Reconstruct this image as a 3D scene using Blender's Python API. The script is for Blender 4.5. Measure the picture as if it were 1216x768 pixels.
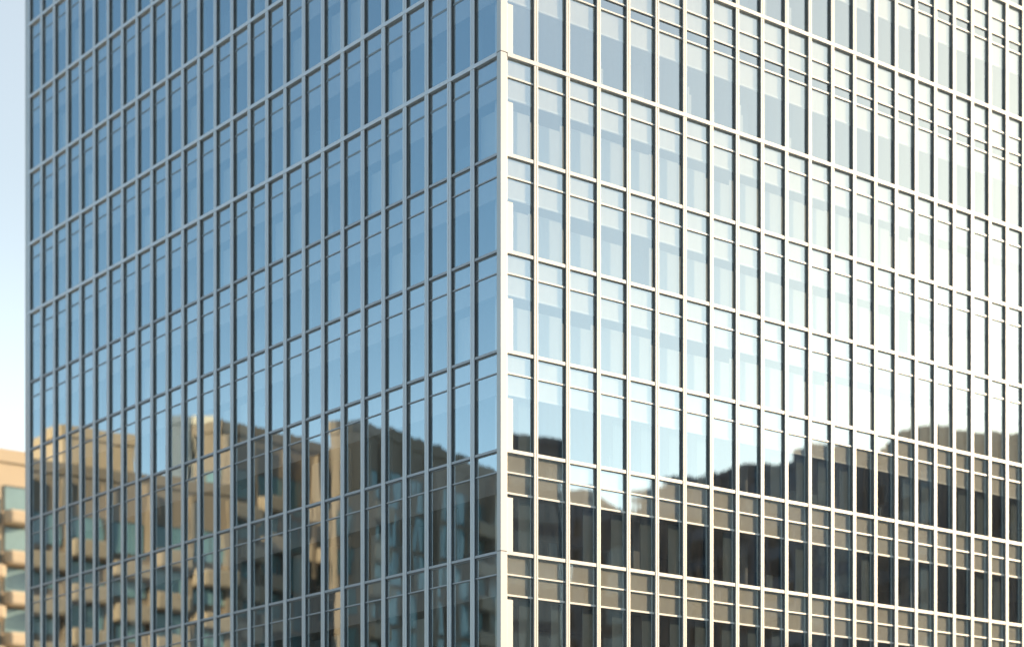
import bpy, math, random
from mathutils import Vector, Matrix
random.seed(11)
R = math.radians
for o in list(bpy.data.objects): bpy.data.objects.remove(o)
S = bpy.context.scene
COL = S.collection

# ------------------------------------------------------------------ camera
EYE = 1.6
cd = bpy.data.cameras.new('camera'); cam = bpy.data.objects.new('camera', cd); COL.objects.link(cam)
cam.location = (0, 0, EYE); cam.rotation_euler = (R(90), 0, 0)
cd.sensor_width = 36.0; cd.lens = 69.0; cd.shift_y = 0.5669
cd.clip_start = 0.5; cd.clip_end = 6000
cd.dof.use_dof = True; cd.dof.focus_distance = 77.0; cd.dof.aperture_fstop = 0.19
S.camera = cam

# ------------------------------------------------------------------ light
SUN_AZ, SUN_EL = 14.5, 17.0            # azimuth from +X towards +Y
sdir = Vector((math.cos(R(SUN_EL))*math.cos(R(SUN_AZ)), math.cos(R(SUN_EL))*math.sin(R(SUN_AZ)), math.sin(R(SUN_EL))))
w = bpy.data.worlds.new('World'); S.world = w; w.use_nodes = True
nt = w.node_tree; bg = nt.nodes['Background']
sky = nt.nodes.new('ShaderNodeTexSky'); sky.sky_type = 'NISHITA'; sky.sun_disc = False
sky.sun_elevation = R(SUN_EL); sky.sun_rotation = R(90 - SUN_AZ)
sky.air_density = 1.0; sky.dust_density = 0.35; sky.ozone_density = 1.2; sky.altitude = 50
# a thin pale veil of high haze in the part of the sky beyond the tower
tcw = nt.nodes.new('ShaderNodeTexCoord'); dv = nt.nodes.new('ShaderNodeVectorMath'); dv.operation = 'DOT_PRODUCT'
dv.inputs[1].default_value = (math.cos(R(92)), math.sin(R(92)), 0.05)
mrw = nt.nodes.new('ShaderNodeMapRange'); mrw.interpolation_type = 'SMOOTHSTEP'
mrw.inputs['From Min'].default_value = 0.45; mrw.inputs['From Max'].default_value = 1.0
vm = nt.nodes.new('ShaderNodeMix'); vm.data_type = 'RGBA'; vm.blend_type = 'ADD'; vm.inputs[7].default_value = (2.4, 2.2, 1.8, 1)
nt.links.new(tcw.outputs['Generated'], dv.inputs[0]); nt.links.new(dv.outputs['Value'], mrw.inputs['Value'])
nt.links.new(mrw.outputs[0], vm.inputs[0]); wb = nt.nodes.new('ShaderNodeMix'); wb.data_type = 'RGBA'; wb.blend_type = 'MULTIPLY'; wb.inputs[0].default_value = 1; wb.inputs[7].default_value = (0.93, 1.00, 0.96, 1)
nt.links.new(sky.outputs[0], wb.inputs[6]); nt.links.new(wb.outputs[2], vm.inputs[6])
sx = nt.nodes.new('ShaderNodeSeparateXYZ'); mh = nt.nodes.new('ShaderNodeMapRange'); mh.interpolation_type = 'SMOOTHSTEP'
mh.inputs['From Min'].default_value = 0.35; mh.inputs['From Max'].default_value = 0.12
hm = nt.nodes.new('ShaderNodeMix'); hm.data_type = 'RGBA'; hm.blend_type = 'ADD'; hm.inputs[7].default_value = (2.2, 2.25, 2.25, 1)
nt.links.new(tcw.outputs['Generated'], sx.inputs[0]); nt.links.new(sx.outputs['Z'], mh.inputs['Value']); nt.links.new(mh.outputs[0], hm.inputs[0])
nt.links.new(vm.outputs[2], hm.inputs[6]); # warm aureole of the low sun in hazy air
dg = nt.nodes.new('ShaderNodeVectorMath'); dg.operation = 'DOT_PRODUCT'; dg.inputs[1].default_value = tuple(sdir)
cl_ = nt.nodes.new('ShaderNodeMath'); cl_.operation = 'MAXIMUM'; cl_.inputs[1].default_value = 0.0
pw = nt.nodes.new('ShaderNodeMath'); pw.operation = 'POWER'; pw.inputs[1].default_value = 15.0
gm = nt.nodes.new('ShaderNodeMix'); gm.data_type = 'RGBA'; gm.blend_type = 'ADD'; gm.inputs[7].default_value = (8.6, 5.1, 1.5, 1)
nt.links.new(tcw.outputs['Generated'], dg.inputs[0]); nt.links.new(dg.outputs['Value'], cl_.inputs[0]); nt.links.new(cl_.outputs[0], pw.inputs[0])
nt.links.new(pw.outputs[0], gm.inputs[0]); nt.links.new(hm.outputs[2], gm.inputs[6]); nt.links.new(gm.outputs[2], bg.inputs[0]); bg.inputs[1].default_value = 0.085
sl = bpy.data.lights.new('sun', 'SUN'); sl.energy = 3.6; sl.angle = R(0.5); sl.color = (1.0, 0.77, 0.50)
sun = bpy.data.objects.new('sun', sl); COL.objects.link(sun)
sun.rotation_euler = sdir.to_track_quat('Z', 'Y').to_euler(); sun.location = (60, 0, 80)
S.view_settings.view_transform = 'Standard'; S.view_settings.look = 'None'
S.view_settings.exposure = 1.2; S.view_settings.gamma = 1.0; S.view_settings.use_curve_mapping = False
S.render.engine = 'CYCLES'
S.cycles.max_bounces = 10; S.cycles.transparent_max_bounces = 16; S.cycles.glossy_bounces = 5

# ------------------------------------------------------------------ materials
def newmat(name):
    m = bpy.data.materials.new(name); m.use_nodes = True
    return m, m.node_tree, m.node_tree.nodes['Principled BSDF']
def solid(name, col, rough=0.6, metal=0.0, var=0.12, scale=1.5, spec=0.5, bump=0.0, bscale=40, streak=True):
    m, nt, p = newmat(name)
    tc = nt.nodes.new('ShaderNodeTexCoord'); mp = nt.nodes.new('ShaderNodeMapping')
    mp.inputs['Scale'].default_value = (1, 1, 0.25) if streak else (1, 1, 1)
    nz = nt.nodes.new('ShaderNodeTexNoise'); nz.inputs['Scale'].default_value = scale; nz.inputs['Detail'].default_value = 6
    nt.links.new(tc.outputs['Object'], mp.inputs[0]); nt.links.new(mp.outputs[0], nz.inputs['Vector'])
    mx = nt.nodes.new('ShaderNodeMix'); mx.data_type = 'RGBA'
    mx.inputs[6].default_value = (*[c*(1-var) for c in col], 1); mx.inputs[7].default_value = (*[min(1, c*(1+var)) for c in col], 1)
    nt.links.new(nz.outputs['Fac'], mx.inputs[0]); nt.links.new(mx.outputs[2], p.inputs['Base Color'])
    p.inputs['Roughness'].default_value = rough; p.inputs['Metallic'].default_value = metal
    p.inputs['Specular IOR Level'].default_value = spec
    if bump:
        n2 = nt.nodes.new('ShaderNodeTexNoise'); n2.inputs['Scale'].default_value = bscale; n2.inputs['Detail'].default_value = 4
        nt.links.new(tc.outputs['Object'], n2.inputs['Vector'])
        b = nt.nodes.new('ShaderNodeBump'); b.inputs['Strength'].default_value = bump; b.inputs['Distance'].default_value = 0.02
        nt.links.new(n2.outputs['Fac'], b.inputs['Height']); nt.links.new(b.outputs[0], p.inputs['Normal'])
    return m
def glass(name, refl=0.52, rtint=(0.79, 0.94, 1.0), ttint=(0.95, 0.97, 0.96), wob=0.02):
    m, nt, p = newmat(name); nt.nodes.remove(p)
    out = [n for n in nt.nodes if n.type == 'OUTPUT_MATERIAL'][0]
    tr = nt.nodes.new('ShaderNodeBsdfTransparent'); tr.inputs[0].default_value = (*ttint, 1)
    gl = nt.nodes.new('ShaderNodeBsdfGlossy'); gl.inputs['Color'].default_value = (*rtint, 1); gl.inputs['Roughness'].default_value = 0.012
    lw = nt.nodes.new('ShaderNodeLayerWeight'); fr = nt.nodes.new('ShaderNodeMath'); fr.operation = 'POWER'; fr.inputs[1].default_value = 5.0
    nt.links.new(lw.outputs['Facing'], fr.inputs[0])
    mr = nt.nodes.new('ShaderNodeMapRange'); mr.inputs['To Min'].default_value = refl; mr.inputs['To Max'].default_value = 1.0
    mix = nt.nodes.new('ShaderNodeMixShader')
    tc = nt.nodes.new('ShaderNodeTexCoord'); mp = nt.nodes.new('ShaderNodeMapping'); mp.inputs['Scale'].default_value = (1, 1, 0.35)
    nz = nt.nodes.new('ShaderNodeTexNoise'); nz.inputs['Scale'].default_value = 0.9; nz.inputs['Detail'].default_value = 1.5
    b = nt.nodes.new('ShaderNodeBump'); b.inputs['Strength'].default_value = 1.0; b.inputs['Distance'].default_value = wob*0.12
    nt.links.new(tc.outputs['Object'], mp.inputs[0]); nt.links.new(mp.outputs[0], nz.inputs['Vector'])
    nt.links.new(nz.outputs['Fac'], b.inputs['Height']); nt.links.new(b.outputs[0], gl.inputs['Normal'])
    nt.links.new(fr.outputs[0], mr.inputs[0]); nt.links.new(mr.outputs[0], mix.inputs[0])
    nt.links.new(tr.outputs[0], mix.inputs[1]); nt.links.new(gl.outputs[0], mix.inputs[2])
    df = nt.nodes.new('ShaderNodeBsdfDiffuse'); df.inputs['Color'].default_value = (0.62, 0.58, 0.52, 1)
    m3 = nt.nodes.new('ShaderNodeMapping'); m3.inputs['Scale'].default_value = (1, 1, 0.18)
    n3 = nt.nodes.new('ShaderNodeTexNoise'); n3.inputs['Scale'].default_value = 5.0; n3.inputs['Detail'].default_value = 8; n3.inputs['Roughness'].default_value = 0.7
    r3 = nt.nodes.new('ShaderNodeMapRange'); r3.inputs['From Min'].default_value = 0.35; r3.inputs['From Max'].default_value = 0.8
    r3.inputs['To Min'].default_value = 0.012; r3.inputs['To Max'].default_value = 0.055
    mx3 = nt.nodes.new('ShaderNodeMixShader')
    nt.links.new(tc.outputs['Object'], m3.inputs[0]); nt.links.new(m3.outputs[0], n3.inputs['Vector']); nt.links.new(n3.outputs['Fac'], r3.inputs['Value'])
    nt.links.new(r3.outputs[0], mx3.inputs[0]); nt.links.new(mix.outputs[0], mx3.inputs[1]); nt.links.new(df.outputs[0], mx3.inputs[2])
    nt.links.new(mx3.outputs[0], out.inputs[0])
    return m
def emis(name, col, e):
    m, nt, p = newmat(name); p.inputs['Emission Color'].default_value = (*col, 1); p.inputs['Emission Strength'].default_value = e
    p.inputs['Base Color'].default_value = (*col, 1); return m

M = dict(
    alu=solid('satin_aluminium', (0.60, 0.59, 0.575), 0.42, 0.25, 0.09, 1.4),
    gasket=solid('dark_web', (0.20, 0.205, 0.21), 0.45, 0.1, 0.2),
    rail=solid('grey_rail', (0.26, 0.30, 0.33), 0.5, 0.1, 0.1),
    glass=glass('coated_glass'),
    alum=solid('dull_aluminium', (0.46, 0.48, 0.51), 0.45, 0.2, 0.09, 1.4),
    web=solid('black_gasket', (0.06, 0.07, 0.08), 0.5, 0.0, 0.2),
    alul=solid('skylit_aluminium', (0.69, 0.705, 0.73), 0.40, 0.30, 0.09, 1.4),  # same aluminium on the left face, blue skylight put into its colour
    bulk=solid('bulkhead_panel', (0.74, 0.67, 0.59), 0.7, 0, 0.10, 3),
    bulkl=solid('shaded_bulkhead_panel', (0.40, 0.36, 0.35), 0.7, 0, 0.10, 3),  # darker copy of the bulkhead, shade of the left face put into the colour
    trim=solid('blind_trim', (0.82, 0.78, 0.72), 0.5, 0, 0.04),
    blind=solid('blind_fabric', (0.62, 0.61, 0.56), 0.85, 0, 0.05, 2),
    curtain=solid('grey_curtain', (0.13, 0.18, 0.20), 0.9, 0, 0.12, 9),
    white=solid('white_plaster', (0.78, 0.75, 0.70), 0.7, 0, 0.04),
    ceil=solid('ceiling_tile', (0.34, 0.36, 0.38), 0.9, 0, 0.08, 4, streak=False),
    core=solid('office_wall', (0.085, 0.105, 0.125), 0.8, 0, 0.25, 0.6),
    roof=solid('roof_felt', (0.25, 0.25, 0.25), 0.9, 0, 0.1),
    lamp=emis('lit_lamp', (1.0, 0.93, 0.8), 5.0),
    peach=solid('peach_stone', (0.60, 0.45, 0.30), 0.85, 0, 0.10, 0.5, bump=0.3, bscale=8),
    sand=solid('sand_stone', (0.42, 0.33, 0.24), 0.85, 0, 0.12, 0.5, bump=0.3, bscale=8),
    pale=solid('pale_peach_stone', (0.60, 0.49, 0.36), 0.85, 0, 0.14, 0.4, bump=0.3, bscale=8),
    brown=solid('shaded_brown_stone', (0.30, 0.235, 0.175), 0.85, 0, 0.12, 0.5, bump=0.3, bscale=8),  # brown stone darkened, shadow on the mirrored blocks put into the colour
    cream=solid('cream_render', (0.66, 0.60, 0.50), 0.85, 0, 0.06, 0.4),
    slate=solid('slate_panel', (0.16, 0.20, 0.25), 0.6, 0, 0.1, 0.6),
    frame=solid('window_frame', (0.12, 0.13, 0.13), 0.5, 0.2, 0.1),
    teal=solid('teal_window_glass', (0.17, 0.30, 0.32), 0.15, 0.0, 0.35, 0.35, spec=0.9, streak=False),
    grey=solid('grey_concrete', (0.12, 0.145, 0.18), 0.85, 0, 0.12, 0.2, bump=0.3, bscale=6),
    greyd=solid('dark_concrete', (0.075, 0.085, 0.10), 0.85, 0, 0.12, 0.2, bump=0.3, bscale=6),
    pane=solid('light_teal_glass', (0.24, 0.36, 0.38), 0.15, 0.0, 0.35, 0.35, spec=0.9, streak=False),
    bluew=solid('office_window_glass', (0.03, 0.035, 0.04), 0.12, 0, 0.3, 0.2, spec=0.9, streak=False),
    asphalt=solid('asphalt', (0.05, 0.05, 0.052), 0.9, 0, 0.25, 0.5, bump=0.5, bscale=120, streak=False),
    paving=solid('paving', (0.42, 0.41, 0.39), 0.9, 0, 0.15, 0.7, bump=0.3, bscale=30, streak=False),
    earth=solid('ground', (0.30, 0.29, 0.27), 0.95, 0, 0.2, 0.05, streak=False),
    paint=solid('road_paint', (0.75, 0.75, 0.72), 0.7, 0, 0.08, streak=False),
)

# ------------------------------------------------------------------ mesh building
class MB:
    def __init__(s): s.v = []; s.f = []; s.m = []; s.mats = []
    def mi(s, mat):
        if mat not in s.mats: s.mats.append(mat)
        return s.mats.index(mat)
    def hexa(s, c, mat):                      # 8 corners: bottom 4 (ccw), top 4
        b = len(s.v); s.v += [tuple(p) for p in c]; k = s.mi(mat)
        for f in ((0,3,2,1),(4,5,6,7),(0,1,5,4),(1,2,6,5),(2,3,7,6),(3,0,4,7)):
            s.f.append(tuple(b+i for i in f)); s.m.append(k)
    def prism(s, poly, z0, z1, mat):
        b = len(s.v); n = len(poly); k = s.mi(mat)
        s.v += [(p[0], p[1], z0) for p in poly] + [(p[0], p[1], z1) for p in poly]
        s.f.append(tuple(b+i for i in reversed(range(n)))); s.m.append(k)
        s.f.append(tuple(b+n+i for i in range(n))); s.m.append(k)
        for i in range(n):
            j = (i+1) % n; s.f.append((b+i, b+j, b+n+j, b+n+i)); s.m.append(k)
    def quad(s, c, mat):
        b = len(s.v); s.v += [tuple(p) for p in c]; s.f.append((b, b+1, b+2, b+3)); s.m.append(s.mi(mat))
    def build(s, name, parent=None, recalc=True, bevel=0):
        me = bpy.data.meshes.new(name)
        if parent is not None:
            off = world_of(parent); vs = [(a-off[0], b-off[1], c-off[2]) for a, b, c in s.v]
        else: vs = s.v
        me.from_pydata(vs, [], s.f)
        for mt in s.mats: me.materials.append(M[mt])
        me.polygons.foreach_set('material_index', s.m)
        if recalc:
            import bmesh
            bm = bmesh.new(); bm.from_mesh(me); bmesh.ops.recalc_face_normals(bm, faces=bm.faces); bm.to_mesh(me); bm.free()
        me.update()
        o = bpy.data.objects.new(name, me); COL.objects.link(o)
        if parent is not None: o.parent = parent
        if bevel:
            md = o.modifiers.new('bevel', 'BEVEL'); md.width = bevel; md.segments = 2; md.limit_method = 'ANGLE'
        return o
def world_of(o):
    v = Vector((0, 0, 0))
    while o is not None: v += o.location; o = o.parent
    return v
def root(name, loc, label, cat, group=None):
    o = bpy.data.objects.new(name, None); COL.objects.link(o); o.location = loc
    o['label'] = label; o['category'] = cat
    if group: o['group'] = group
    return o
def struct(o): o['kind'] = 'structure'; return o

class Face:                                    # a facade: origin, along, outward normal
    def __init__(s, O, u, n): s.O = Vector((*O, 0)); s.u = Vector((*u, 0)).normalized(); s.n = Vector((*n, 0)).normalized()
    def P(s, t, d, z): return s.O + s.u*t + s.n*d + Vector((0, 0, z))
    def box(s, mb, t0, t1, d0, d1, z0, z1, mat):
        mb.hexa([s.P(t0,d0,z0), s.P(t1,d0,z0), s.P(t1,d1,z0), s.P(t0,d1,z0), s.P(t0,d0,z1), s.P(t1,d0,z1), s.P(t1,d1,z1), s.P(t0,d1,z1)], mat)
    def poly(s, mb, pts, z0, z1, mat):
        mb.prism([tuple(s.P(t, d, 0))[:2] for t, d in pts], z0, z1, mat)

# ------------------------------------------------------------------ tower geometry
A = 0.6688; D = 76.0; CX = -0.00579*D
ca, sa = math.cos(A), math.sin(A)
FR = Face((CX, D), (ca, sa), (sa, -ca))        # sunlit facade running off to the right
FL = Face((CX, D), (-sa, ca), (-ca, -sa))      # shaded facade running off to the left
NR, NL = 27, 27
TR = [0.0] + [D*(0.00036 + 0.02187*n - 0.000113*n*n) for n in range(1, NR+1)]
TL = [0.0] + [D*(0.00411 + 0.02023*n + 0.0000184*n*n) - 0.13 for n in range(1, NL+1)]
WR, WL = TR[-1] + 0.24, TL[-1] + 0.26
ZR = [3.4, 7.55, 11.45, 15.33, 19.30, 23.15, 27.03, 30.79, 34.67, 40.07, 45.5, 50.9, 56.3, 61.7, 67.1, 72.5]
ZL = [3.4, 7.55, 11.45, 15.33, 19.30, 23.15, 27.03, 30.79, 34.67, 38.50, 42.5, 46.7, 50.75, 54.8, 58.8, 62.8, 66.8, 70.8, 74.8]
TOP = 76.5
MAJ = 34.6                                     # from here up the transoms run unbroken across the mullions
tower = root('office_tower', (CX, D, 0), 'tall glass office tower with pale mullions, sunlit right face and shaded blue left face', 'office tower')

def mullion(F, t, wd):
    m = MB(); g = 0.012; c = t + wd/2; dp = 0.165; fm = 'alu' if F is FR else 'alul'
    F.box(m, t+0.035, t+wd-0.035, -dp, -0.055, 0.0, TOP, 'gasket' if F is FR else 'web')
    F.box(m, t, c-g, -0.055, 0.0, 0.0, TOP, fm); F.box(m, c+g, t+wd, -0.055, 0.0, 0.0, TOP, fm)
    F.box(m, c-g-0.001, c+g+0.001, -0.052, -0.022, 0.0, TOP, 'gasket')
    m.build('mullion', tower, bevel=0.006)
for n in range(1, NR+1): mullion(FR, TR[n], 0.19)
for n in range(1, NL+1): mullion(FL, TL[n], 0.24)
# corner column: metal casing with joints at some floors
m = MB(); cw = 0.33; cl = 0.25
pts = [FR.P(0,0,0), FR.P(cw,0,0), FR.P(cw,-cl,0), FL.P(cl,0,0)]
zz = [0.0, 7.52, 15.30, 34.64, 56.3, 67.1, TOP]
for a, b in zip(zz, zz[1:]): m.prism([tuple(p)[:2] for p in pts], a+0.012, b-0.012, 'alu')
m.build('corner_column', tower, bevel=0.012)
m = MB(); q = [FR.P(0.02,-0.02,0), FR.P(cw-0.02,-0.02,0), FR.P(cw-0.02,-cl+0.02,0), FR.P(0.02,-cl+0.02,0)]
m.prism([tuple(p)[:2] for p in q], 0, TOP-0.02, 'gasket'); m.build('column_core', tower)

for za, zb in zip([0.0]+ZR[:-1], ZR):
    m = MB(); FR.box(m, cw, cw+0.36, -0.14, -0.105, za+0.01, zb-(3.45 if zb > 36 else 1.86), 'alu'); m.build('corner_panel', tower, bevel=0.008)
# continuous transoms above the lower storeys
for F, Z, W, t0 in ((FR, ZR, WR, cw), (FL, ZL, WL, cl)):
    for z in Z:
        if z < MAJ: continue
        m = MB(); F.box(m, t0, W, -0.155, 0.014, z-0.165, z, 'alu' if F is FR else 'alul'); m.build('transom', tower, bevel=0.01)

def cell_info(F, Z, i, upper):
    """heights of one storey's window, from the transom at its head down"""
    z1 = Z[i]; z0 = Z[i-1] if i > 0 else 0.1
    return z0, z1
def make_cell(F, side, n, i, T, Z, mbs):
    """one bay of one storey; mbs = (frame, glass, bulkhead, blind)"""
    fr, gl, bk, bl = mbs
    GD = -0.135 if side == 'R' else -0.125; BD = GD - 0.022; BK = BD - 0.04
    wd = 0.19 if side == 'R' else 0.24
    t0 = (cw if side == 'R' else cl) if n == 0 else T[n] + wd - 0.035
    t1 = T[n+1] + 0.035
    z1 = Z[i]; z0 = Z[i-1] if i > 0 else 0.15
    maj = z1 > MAJ
    tall = side == 'R' and i >= 9
    if not maj:
        if side == 'R': F.box(fr, t0, t1, GD-0.02, -0.02, z1-0.135, z1, 'alu')
        else: F.box(fr, t0, t1, GD-0.02, -0.05, z1-0.10, z1, 'alum'); F.box(fr, t0, t1, GD-0.02, GD+0.015, z1-0.165, z1-0.10, 'gasket')
    head = z1 - (0.165 if maj or side == 'L' else 0.135)
    if tall: rails = [z1-1.02, z1-1.80, z1-2.28]; bb = z1-3.25
    else: rails = [z1-0.87]; bb = z1-1.66
    edges = [head]
    for r in rails:
        if side == 'R': F.box(fr, t0, t1, GD-0.02, -0.06, r-0.06, r, 'alu')
        elif maj: F.box(fr, t0, t1, GD-0.02, GD+0.012, r-0.085, r, 'rail')
        else:
            F.box(fr, t0, t1, GD-0.02, GD+0.03, r-0.045, r, 'alum'); F.box(fr, t0, t1, GD-0.02, GD+0.012, r-0.075, r-0.045, 'gasket')
        edges += [r, r-(0.06 if side == 'R' else 0.075)]
    foot = z0
    for ta, tb in ((t0, t0+0.05), (t1-0.05, t1)): F.box(fr, ta, tb, GD-0.03, GD+0.012, z0, z1-0.02, 'gasket')
    edges.append(foot)
    # panes, each with a hair of tilt of its own
    for k in range(0, len(edges), 2):
        za, zb = edges[k+1], edges[k]
        a, b, c, d = [random.gauss(0, 0.0016) for _ in range(4)]
        gl.quad([F.P(t0, GD+a, za), F.P(t1, GD+b, za), F.P(t1, GD+b+d, zb), F.P(t0, GD+a+d, zb)], 'glass')
    # bulkhead behind the glass, closed by a light trim
    if tall:
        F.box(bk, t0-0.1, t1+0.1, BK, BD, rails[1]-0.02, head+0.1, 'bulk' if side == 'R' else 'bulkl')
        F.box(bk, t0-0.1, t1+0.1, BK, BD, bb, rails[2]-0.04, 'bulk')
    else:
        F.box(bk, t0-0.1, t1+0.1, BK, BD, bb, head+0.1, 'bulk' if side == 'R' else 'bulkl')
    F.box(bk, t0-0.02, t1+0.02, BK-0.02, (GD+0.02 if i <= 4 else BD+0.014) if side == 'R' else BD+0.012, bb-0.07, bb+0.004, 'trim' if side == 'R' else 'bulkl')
    # blinds / curtains
    rnd = random.random()
    if side == 'R':
        if tall:
            if rnd < 0.62 and n > 2:
                c = t0 + 0.45 + random.uniform(-0.1, 0.15)
                F.box(bl, c, c+0.16, -0.62, -0.58, z0, bb-0.5-random.random()*0.3, 'white'); F.box(bl, c+0.16, c+0.36, -0.70, -0.66, z0, bb-0.9-random.random()*0.5, 'blind')
        elif i >= 6:
            if rnd < 0.96: F.box(bl, t0-0.1, t1+0.1, -0.50, -0.47, z0, bb-random.choice((0.28, 0.32, 0.36, 0.30, 0.55)), 'blind')
        else:
            if rnd < (0.9 if n < 7 else 0.4):
                k = random.uniform(0.34, 0.5)
                F.box(bl, t1-k, t1+0.12, -0.50, -0.46, z0, bb-0.1, 'curtain')
            if rnd < 0.3: F.box(bl, t0+0.2, t0+0.6, -1.6, -1.5, z0, z0+0.9, 'curtain')
    else:
        if rnd < 0.22: F.box(bl, t0+0.5, t1+0.1, -0.50, -0.47, z0, bb-0.3, 'blind')
        elif rnd < 0.4: F.box(bl, t0+0.2, t1+0.1, -0.50, -0.47, z0, bb-random.uniform(0.3, 1.2), 'curtain')
        elif rnd < 0.6: F.box(bl, t0-0.1, t0+0.55, -0.50, -0.47, z0, bb-0.1, 'curtain')

# rank the bays by how large they show, build the 100 largest as parts
def proj(p): return (608 + 2331*p.x/p.y, 1073.4 - 2331*(p.z-EYE)/p.y)
cells = []
for F, side, T, Z in ((FR, 'R', TR, ZR), (FL, 'L', TL, ZL)):
    for n in range(len(T)-1):
        for i in range(len(Z)):
            z1 = Z[i]; z0 = Z[i-1] if i else 0
            c0, c1 = proj(F.P(T[n], 0, z0)), proj(F.P(T[n+1], 0, z1))
            x0, x1 = sorted((c0[0], c1[0])); y0, y1 = sorted((c0[1], c1[1]))
            x0, x1, y0, y1 = max(x0, 0), min(x1, 1216), max(y0, 0), min(y1, 768)
            cells.append((max(0, x1-x0)*max(0, y1-y0), F, side, n, i, T, Z))
cells.sort(key=lambda c: -c[0])
rest = MB()
for k, (ar, F, side, n, i, T, Z) in enumerate(cells):
    if k < 100:
        mbs = [MB() for _ in range(4)]
        make_cell(F, side, n, i, T, Z, mbs)
        wo = mbs[0].build('window', tower)
        mbs[1].build('glass_pane', wo, recalc=False)
        mbs[2].build('bulkhead', wo)
        if mbs[3].v: mbs[3].build('blind', wo)
    else:
        make_cell(F, side, n, i, T, Z, (rest, rest, rest, rest))
o = rest.build('window', tower, recalc=False); o['kind'] = 'stuff'

# floors and ceilings, mitred at the corner, office core behind
DEP = 7.5
for F, Z, W in ((FR, ZR, WR), (FL, ZL, WL)):
    for i, z in enumerate(Z):
        tall = F is FR and i >= 9
        m = MB(); pl = [(0.5, -0.4), (W, -0.4), (W, -DEP), (DEP+0.1, -DEP)]
        F.poly(m, pl, z-0.55, z-0.02, 'ceil')
        cz = z - (3.2 if tall else 1.60)
        F.poly(m, [(0.5, -0.42), (W, -0.42), (W, -DEP), (DEP+0.1, -DEP)], cz, cz+0.05, 'ceil')
        m.build('floor_slab', tower)
m = MB()
def foot(d, e=0.0): return [tuple(p)[:2] for p in (FR.P(d,-d,0), FR.P(WR-e,-d,0), FR.P(WR-e, -(WL-e),0), FR.P(d,-(WL-e),0))]
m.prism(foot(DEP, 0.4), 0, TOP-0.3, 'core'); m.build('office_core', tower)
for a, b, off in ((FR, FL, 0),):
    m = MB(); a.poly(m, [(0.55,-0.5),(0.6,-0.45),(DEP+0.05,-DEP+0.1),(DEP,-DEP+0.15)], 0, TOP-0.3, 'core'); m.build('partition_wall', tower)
m = MB(); FR.box(m, cw+0.02, 0.86, -0.80, -0.40, 0.1, TOP-0.4, 'white'); m.build('interior_column', tower)
for k in range(1, 6):
    m = MB(); t = TR[k*4+1]+0.2; FR.box(m, t, t+0.6, -2.2, -1.6, 0.1, TOP-0.4, 'ceil'); m.build('interior_column', tower)
    m = MB(); t = TL[k*4+1]+0.2; FL.box(m, t, t+0.6, -2.2, -1.6, 0.1, TOP-0.4, 'ceil'); m.build('interior_column', tower)
for t, d, z in ((TR[1]+0.75, -0.9, 34.67+1.05), (TR[3]+0.6, -0.7, 34.67+0.5), (TR[1]-0.5, -1.1, 34.67+2.0)):
    m = MB()
    pts = [(t+0.07*math.cos(a*math.pi/4), d+0.07*math.sin(a*math.pi/4)) for a in range(8)]
    FR.poly(m, pts, z, z+0.12, 'lamp'); m.build('lit_lamp', tower)
# far walls and roof
m = MB(); FR.box(m, WR, WR+0.3, -WL, 0.0, 0, TOP, 'alu'); FL.box(m, WL, WL+0.3, -(WR+0.3), 0.0, 0, TOP, 'alu'); m.build('rear_wall', tower)
m = MB(); m.prism(foot(0.0), TOP, TOP+0.9, 'alu'); m.build('roof_parapet', tower)

# ------------------------------------------------------------------ ground
m = MB(); m.quad([(-3000,-3000,-0.15),(3000,-3000,-0.15),(3000,3000,-0.15),(-3000,3000,-0.15)], 'earth'); struct(m.build('ground', recalc=False))
def strip(F, t0, t1, d0, d1, z, mat, name, h=0.13):
    m = MB(); F.box(m, t0, t1, d0, d1, z-h, z, mat); return struct(m.build(name))
strip(FR, -90, 160, 6.0, 20.0, -0.04, 'asphalt', 'road', 0.1)
strip(FL, -5.9, 160, 6.0, 20.0, -0.036, 'asphalt', 'road', 0.1)
strip(FR, -5.9, 110, 0.6, 5.9, 0.1, 'paving', 'pavement', 0.24)
strip(FL, -0.5, 110, 0.6, 5.9, 0.104, 'paving', 'pavement', 0.24)
strip(FR, -90, 160, 20.1, 80.0, 0.1, 'paving', 'pavement', 0.24)
m = MB()
for k in range(30): FR.box(m, -60+k*6, -57+k*6, 12.9, 13.1, -0.036, -0.032, 'paint')
struct(m.build('road_marking'))

# ------------------------------------------------------------------ neighbouring buildings
def mirror(F, x, y):
    p = Vector((x, y, 0)); d = (p - F.O).dot(F.n); return p - F.n*(2*d)
def spot(F, ximg, s):                # a place across the street, given by where the tower's glass shows it
    return mirror(F, (ximg-608)/2331*s, s)
def hgt(yimg, s): return (1073.4-yimg)/2331*s + EYE

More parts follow.
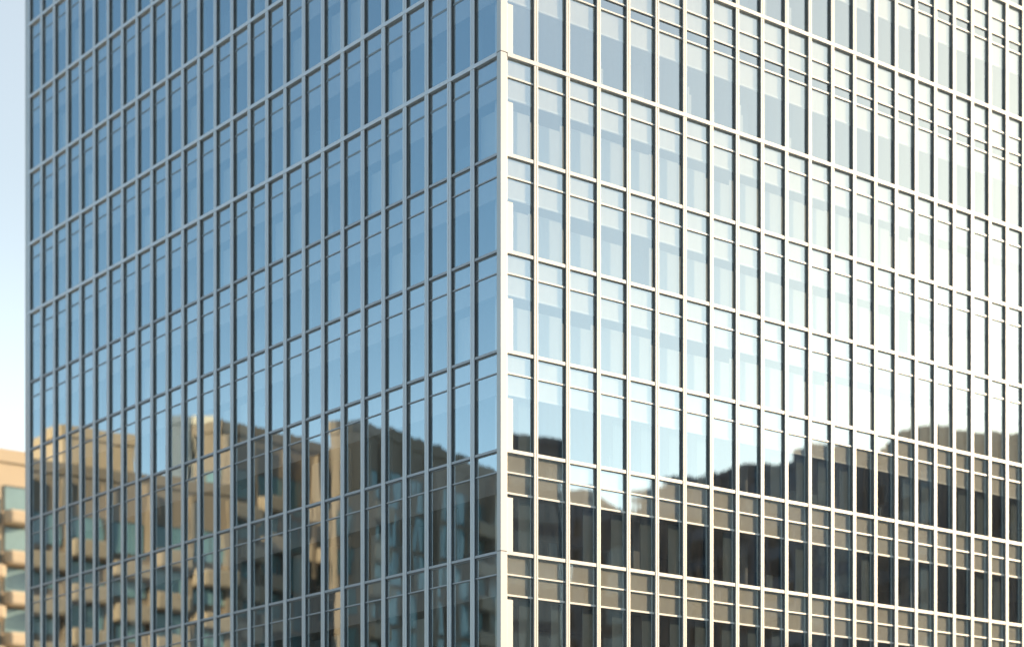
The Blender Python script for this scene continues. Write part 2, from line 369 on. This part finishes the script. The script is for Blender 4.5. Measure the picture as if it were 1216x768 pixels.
class Bld:
    def __init__(s, name, label, P1, P2, cat='building', group=None, view=None):
        P1, P2 = Vector(P1), Vector(P2); s.L = (P2-P1).length
        u = (P2-P1).normalized(); tw = (view if view is not None else Vector((CX, D, 0))) - P1
        n = Vector((u.y, -u.x, 0))
        if n.dot(tw) < 0: n = -n
        s.F = Face(tuple(P1)[:2], tuple(u)[:2], tuple(n)[:2])
        s.root = root(name, tuple(P1), label, cat, group)
    def wall(s, t0, t1, dep, h, mat, z0=0, d1=0, par=0.9, name='wall'):
        m = MB(); s.F.box(m, t0, t1, -dep, d1, z0, h, mat); o = m.build(name, s.root, bevel=0.05)
        if par:
            m = MB(); s.F.box(m, t0-0.15, t1+0.15, -dep-0.15, d1+0.18, h+0.002, h+par, mat); m.build('parapet', s.root, bevel=0.05)
        return o
    def side(s, end=0):
        return Face(tuple(s.F.P(s.L if end else 0, 0, 0))[:2], tuple(-s.F.n)[:2], tuple(s.F.u if end else -s.F.u)[:2])
    def windows(s, spec, cap=96):
        """spec: (t0, t1, d, z0, z1, glassmat); the highest ones become parts, the rest one mesh"""
        spec = sorted(spec, key=lambda a: -a[4]); rm = MB()
        def one(mf, mg, a):
            t0, t1, d, z0, z1, gm = a[:6]; FF = a[6] if len(a) > 6 else s.F
            f = 0.09
            FF.box(mf, t0, t1, d, d+0.10, z0, z0+f, 'frame'); FF.box(mf, t0, t1, d, d+0.10, z1-f, z1, 'frame')
            k = max(1, int(round((t1-t0)/1.5)))
            for j in range(k+1):
                c = t0 + (t1-t0-0.08)*j/k; FF.box(mf, c, c+0.08, d, d+0.10, z0+f, z1-f, 'frame')
            FF.box(mg, t0+0.02, t1-0.02, d+0.005, d+0.05, z0+0.02, z1-0.02, gm)
        for k, a in enumerate(spec):
            if k < cap:
                mf, mg = MB(), MB(); one(mf, mg, a)
                w_ = mf.build('window', s.root); mg.build('pane', w_)
            else: one(rm, rm, a)
        if rm.v: rm.build('window', s.root)['kind'] = 'stuff'
    def balconies(s, spec, mat, cap=96):
        spec = sorted(spec, key=lambda a: -a[4]); rm = MB()
        for k, (t0, t1, d0, d1, z0, z1) in enumerate(spec):
            if k < cap:
                m = MB(); s.F.box(m, t0, t1, d0, d1, z0, z1, mat); m.build('balcony', s.root, bevel=0.25)
            else: s.F.box(rm, t0, t1, d0, d1, z0, z1, mat)
        if rm.v: rm.build('balcony', s.root)['kind'] = 'stuff'

EYE_L, EYE_R = mirror(FL, 0, 0), mirror(FR, 0, 0)
def terrace_block(name, label, P1, P2, dep, h, wallm, balm, seed, fh=3.35, top=2.2, group=None, bay=3.3):
    """stone apartment block: bands of rounded balconies between recessed teal windows and piers"""
    b = Bld(name, label, P1, P2, 'apartment block', group, EYE_L); rg = random.Random(seed)
    b.wall(0, b.L, dep, h, wallm)
    nb = max(2, int(b.L/bay)); bw = b.L/nb; win = []; bal = []
    kinds = [rg.choice('BBBGBG') for _ in range(nb)]
    z = h - top - fh; zs = []
    while z > 2.5: zs.append(z); z -= fh
    for j, kd in enumerate(kinds):
        t = j*bw
        for q, z in enumerate(zs):
            if kd == 'B':
                win.append((t+0.5, t+bw-0.5, 0.0, z+0.1, z+fh-0.75, 'teal'))
                off = 0.0 if j % 2 else -1.2
                bal.append((t+0.15, t+bw-0.15, 0.0, 1.5, z-0.75+off, z+0.65+off))
            elif kd == 'G': win.append((t+0.9, t+bw-0.9, 0.0, z-0.2, z+fh-0.5, 'teal'))
            else: win.append((t+bw*0.3, t+bw*0.7, 0.0, z+0.3, z+fh-0.9, 'teal'))
    sd = b.side(0)
    for q, z in enumerate(zs):
        for k in range(int(dep/2.6)): win.append((0.7+k*2.6, 2.2+k*2.6, 0.0, z+0.1, z+fh-0.9, 'teal', sd))
    for j in range(nb+1):
        m = MB(); c = min(max(j*bw, 0.35), b.L-0.35); b.F.box(m, c-0.25, c+0.25, 0, 0.9 if j % 3 == 0 else 0.45, 0, h-0.4, wallm); m.build('pier', b.root)
    b.windows(win, 99); b.balconies(bal, balm)
    return b

# across the left street, seen in the shaded face
S0 = 150.0
a1 = spot(FL, 20, 146); a2 = spot(FL, 268, 156)
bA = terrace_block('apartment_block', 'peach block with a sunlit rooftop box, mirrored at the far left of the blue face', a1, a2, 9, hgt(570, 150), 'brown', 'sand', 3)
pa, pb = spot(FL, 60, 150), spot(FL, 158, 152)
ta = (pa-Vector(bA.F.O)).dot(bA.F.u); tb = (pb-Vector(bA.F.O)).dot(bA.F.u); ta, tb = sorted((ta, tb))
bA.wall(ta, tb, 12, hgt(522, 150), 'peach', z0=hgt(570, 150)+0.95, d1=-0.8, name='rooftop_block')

b1 = spot(FL, 198, 205); b2 = spot(FL, 260, 205)
bB = Bld('tower_block', 'slim half slate, half cream tower block mirrored above the other roofs in the blue face', b1, b2, 'tower block', None, EYE_L)
bB.wall(0, bB.L*0.42, 14, hgt(503, 205), 'slate'); bB.wall(bB.L*0.42+0.4, bB.L, 14, hgt(503, 205), 'cream')
bB.windows([(bB.L*0.1+k*2.2, bB.L*0.1+k*2.2+1.3, 0.0, z, z+1.5, 'teal') for k in range(int(bB.L*0.8/2.2)) for z in [hgt(503,205)-14-3.3*q for q in range(10)]])

c1 = spot(FL, 262, 164); c2 = spot(FL, 432, 178)
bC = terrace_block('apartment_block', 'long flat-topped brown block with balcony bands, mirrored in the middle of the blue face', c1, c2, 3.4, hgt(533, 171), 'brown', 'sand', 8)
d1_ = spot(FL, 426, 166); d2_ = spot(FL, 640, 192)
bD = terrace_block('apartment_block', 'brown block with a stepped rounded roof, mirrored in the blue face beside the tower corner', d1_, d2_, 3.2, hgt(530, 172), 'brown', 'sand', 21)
# stepped crown of that block
zb = hgt(530, 172) + 0.95
for k, (fa, fb, yy) in enumerate(((0.06, 0.60, 510), (0.18, 0.46, 501))):
    zt = hgt(yy, 170); m = MB(); bD.F.box(m, bD.L*fa, bD.L*fb, -3.6+0.4*k, -0.4-0.4*k, zb, zt, 'brown'); m.build('roof_step', bD.root, bevel=0.4); zb = zt - 0.01

# the block seen directly beyond the tower's left edge
e1 = Vector((-62, 143, 0)); e2 = e1 + Vector((ca, sa, 0))*46
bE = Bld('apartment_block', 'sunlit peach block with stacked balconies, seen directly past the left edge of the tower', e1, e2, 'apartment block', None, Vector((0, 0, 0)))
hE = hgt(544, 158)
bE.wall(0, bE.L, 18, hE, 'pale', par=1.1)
win = []; bal = []
tE = (Vector((-0.2645*158, 158, 0)) - e1).dot(bE.F.u)
z = hE - 3.6; q = 0
while z > 2:
    for j in range(-6, 14):
        t = tE + 1.15 + j*2.5
        if t < 0.2 or t+2.5 > bE.L: continue
        off = 0.0 if j % 2 == 0 else -1.15
        if q > 0 or j % 2 == 0: bal.append((t, t+2.4, 0.0, 1.15 if j % 2 else 1.45, z-1.5+off, z-0.35+off))
        win.append((t+0.1, t+2.3, 0.0, z+off-0.3, z+off+1.75, 'pane'))
    z -= 3.3; q += 1
bE.windows(win); bE.balconies(bal, 'pale')

# across the right street, against the light
def slab_block(name, label, P1, P2, dep, h, mat, group=None, fh=3.4, bay=3.6, zmin=24):
    b = Bld(name, label, P1, P2, 'building', group, EYE_R); b.wall(0, b.L, dep, h, mat)
    nb = max(1, int(b.L/bay)); bw = b.L/nb; win = []; z = h - 4.6
    while z > 2:
        for j in range(nb): win.append((j*bw+0.6, (j+1)*bw-0.6, 0.0, z, z+2.2, 'bluew'))
        z -= fh
    b.windows(win)
    for j in range(nb+1):
        if j % 2 == 0:
            m = MB(); c = min(max(j*bw, 0.4), b.L-0.4); b.F.box(m, c-0.4, c+0.4, 0, 0.4, 0, h-0.5, mat); m.build('pier', b.root)
    return b
def rb(x1, s1, x2, s2, y, *a, **k):
    unit = k.pop('unit', None)
    p1, p2 = spot(FR, x1, s1), spot(FR, x2, s2)
    h = hgt(y, (s1+s2)/2); mt = k.pop('mat', 'greyd'); b = slab_block(*a, p1, p2, k.pop('dep', 16), h, mt, **k)
    if unit:
        m = MB(); b.F.box(m, b.L*unit[0], b.L*unit[1], -6.0, -1.2, h+0.6, h+0.9+unit[2], mt); m.build('roof_unit', b.root, bevel=0.05)
    return b
rb(560, 200, 674, 205, 525, 'office_block', 'dark flat-topped office block mirrored right beside the sunlit corner column', mat='greyd')
rb(676, 225, 700, 224, 592, 'annex_building', 'low narrow annex stepping down from the flat-topped office block in the mirrored skyline', mat='grey')
rb(701, 226, 752, 222, 624, 'low_building', 'lowest dark building in the gap of the mirrored skyline on the sunlit face', mat='greyd')
rb(753, 236, 842, 226, 586, 'grey_building', 'grey building with a shallow roof right of the gap in the mirrored skyline', mat='grey', unit=(0.25, 0.5, 1.5))
rb(843, 228, 902, 222, 565, 'grey_building', 'second grey building rising right of the gap in the mirrored skyline', mat='greyd')
rb(903, 222, 1012, 208, 552, 'long_building', 'long dark building in the centre of the mirrored skyline on the sunlit face', mat='grey', unit=(0.3, 0.48, 1.7))
bM = rb(1013, 212, 1122, 196, 542, 'domed_building', 'dark building with a raised rounded roof mirrored near the right edge of the sunlit face', mat='greyd')
m = MB(); pts = []
for k in range(13):
    a_ = math.pi*k/12; pts.append((bM.L*0.5 - bM.L*0.36*math.cos(a_), math.sin(a_)))
hM = hgt(542, 204)+0.9
for (ta_, za), (tb_, zb_) in zip(pts, pts[1:]):
    bM.F.box(m, ta_, tb_, -14, -1.0, hM-0.5, hM + 0.05 + 1.9*(za+zb_)/2, 'greyd')
m.build('rounded_roof', bM.root)
rb(1123, 205, 1168, 200, 545, 'link_building', 'lower dark link between the round-roofed building and the last tall block in the reflection', mat='grey')
rb(1169, 200, 1260, 185, 520, 'corner_building', 'last tall dark block at the right end of the mirrored skyline', mat='greyd')
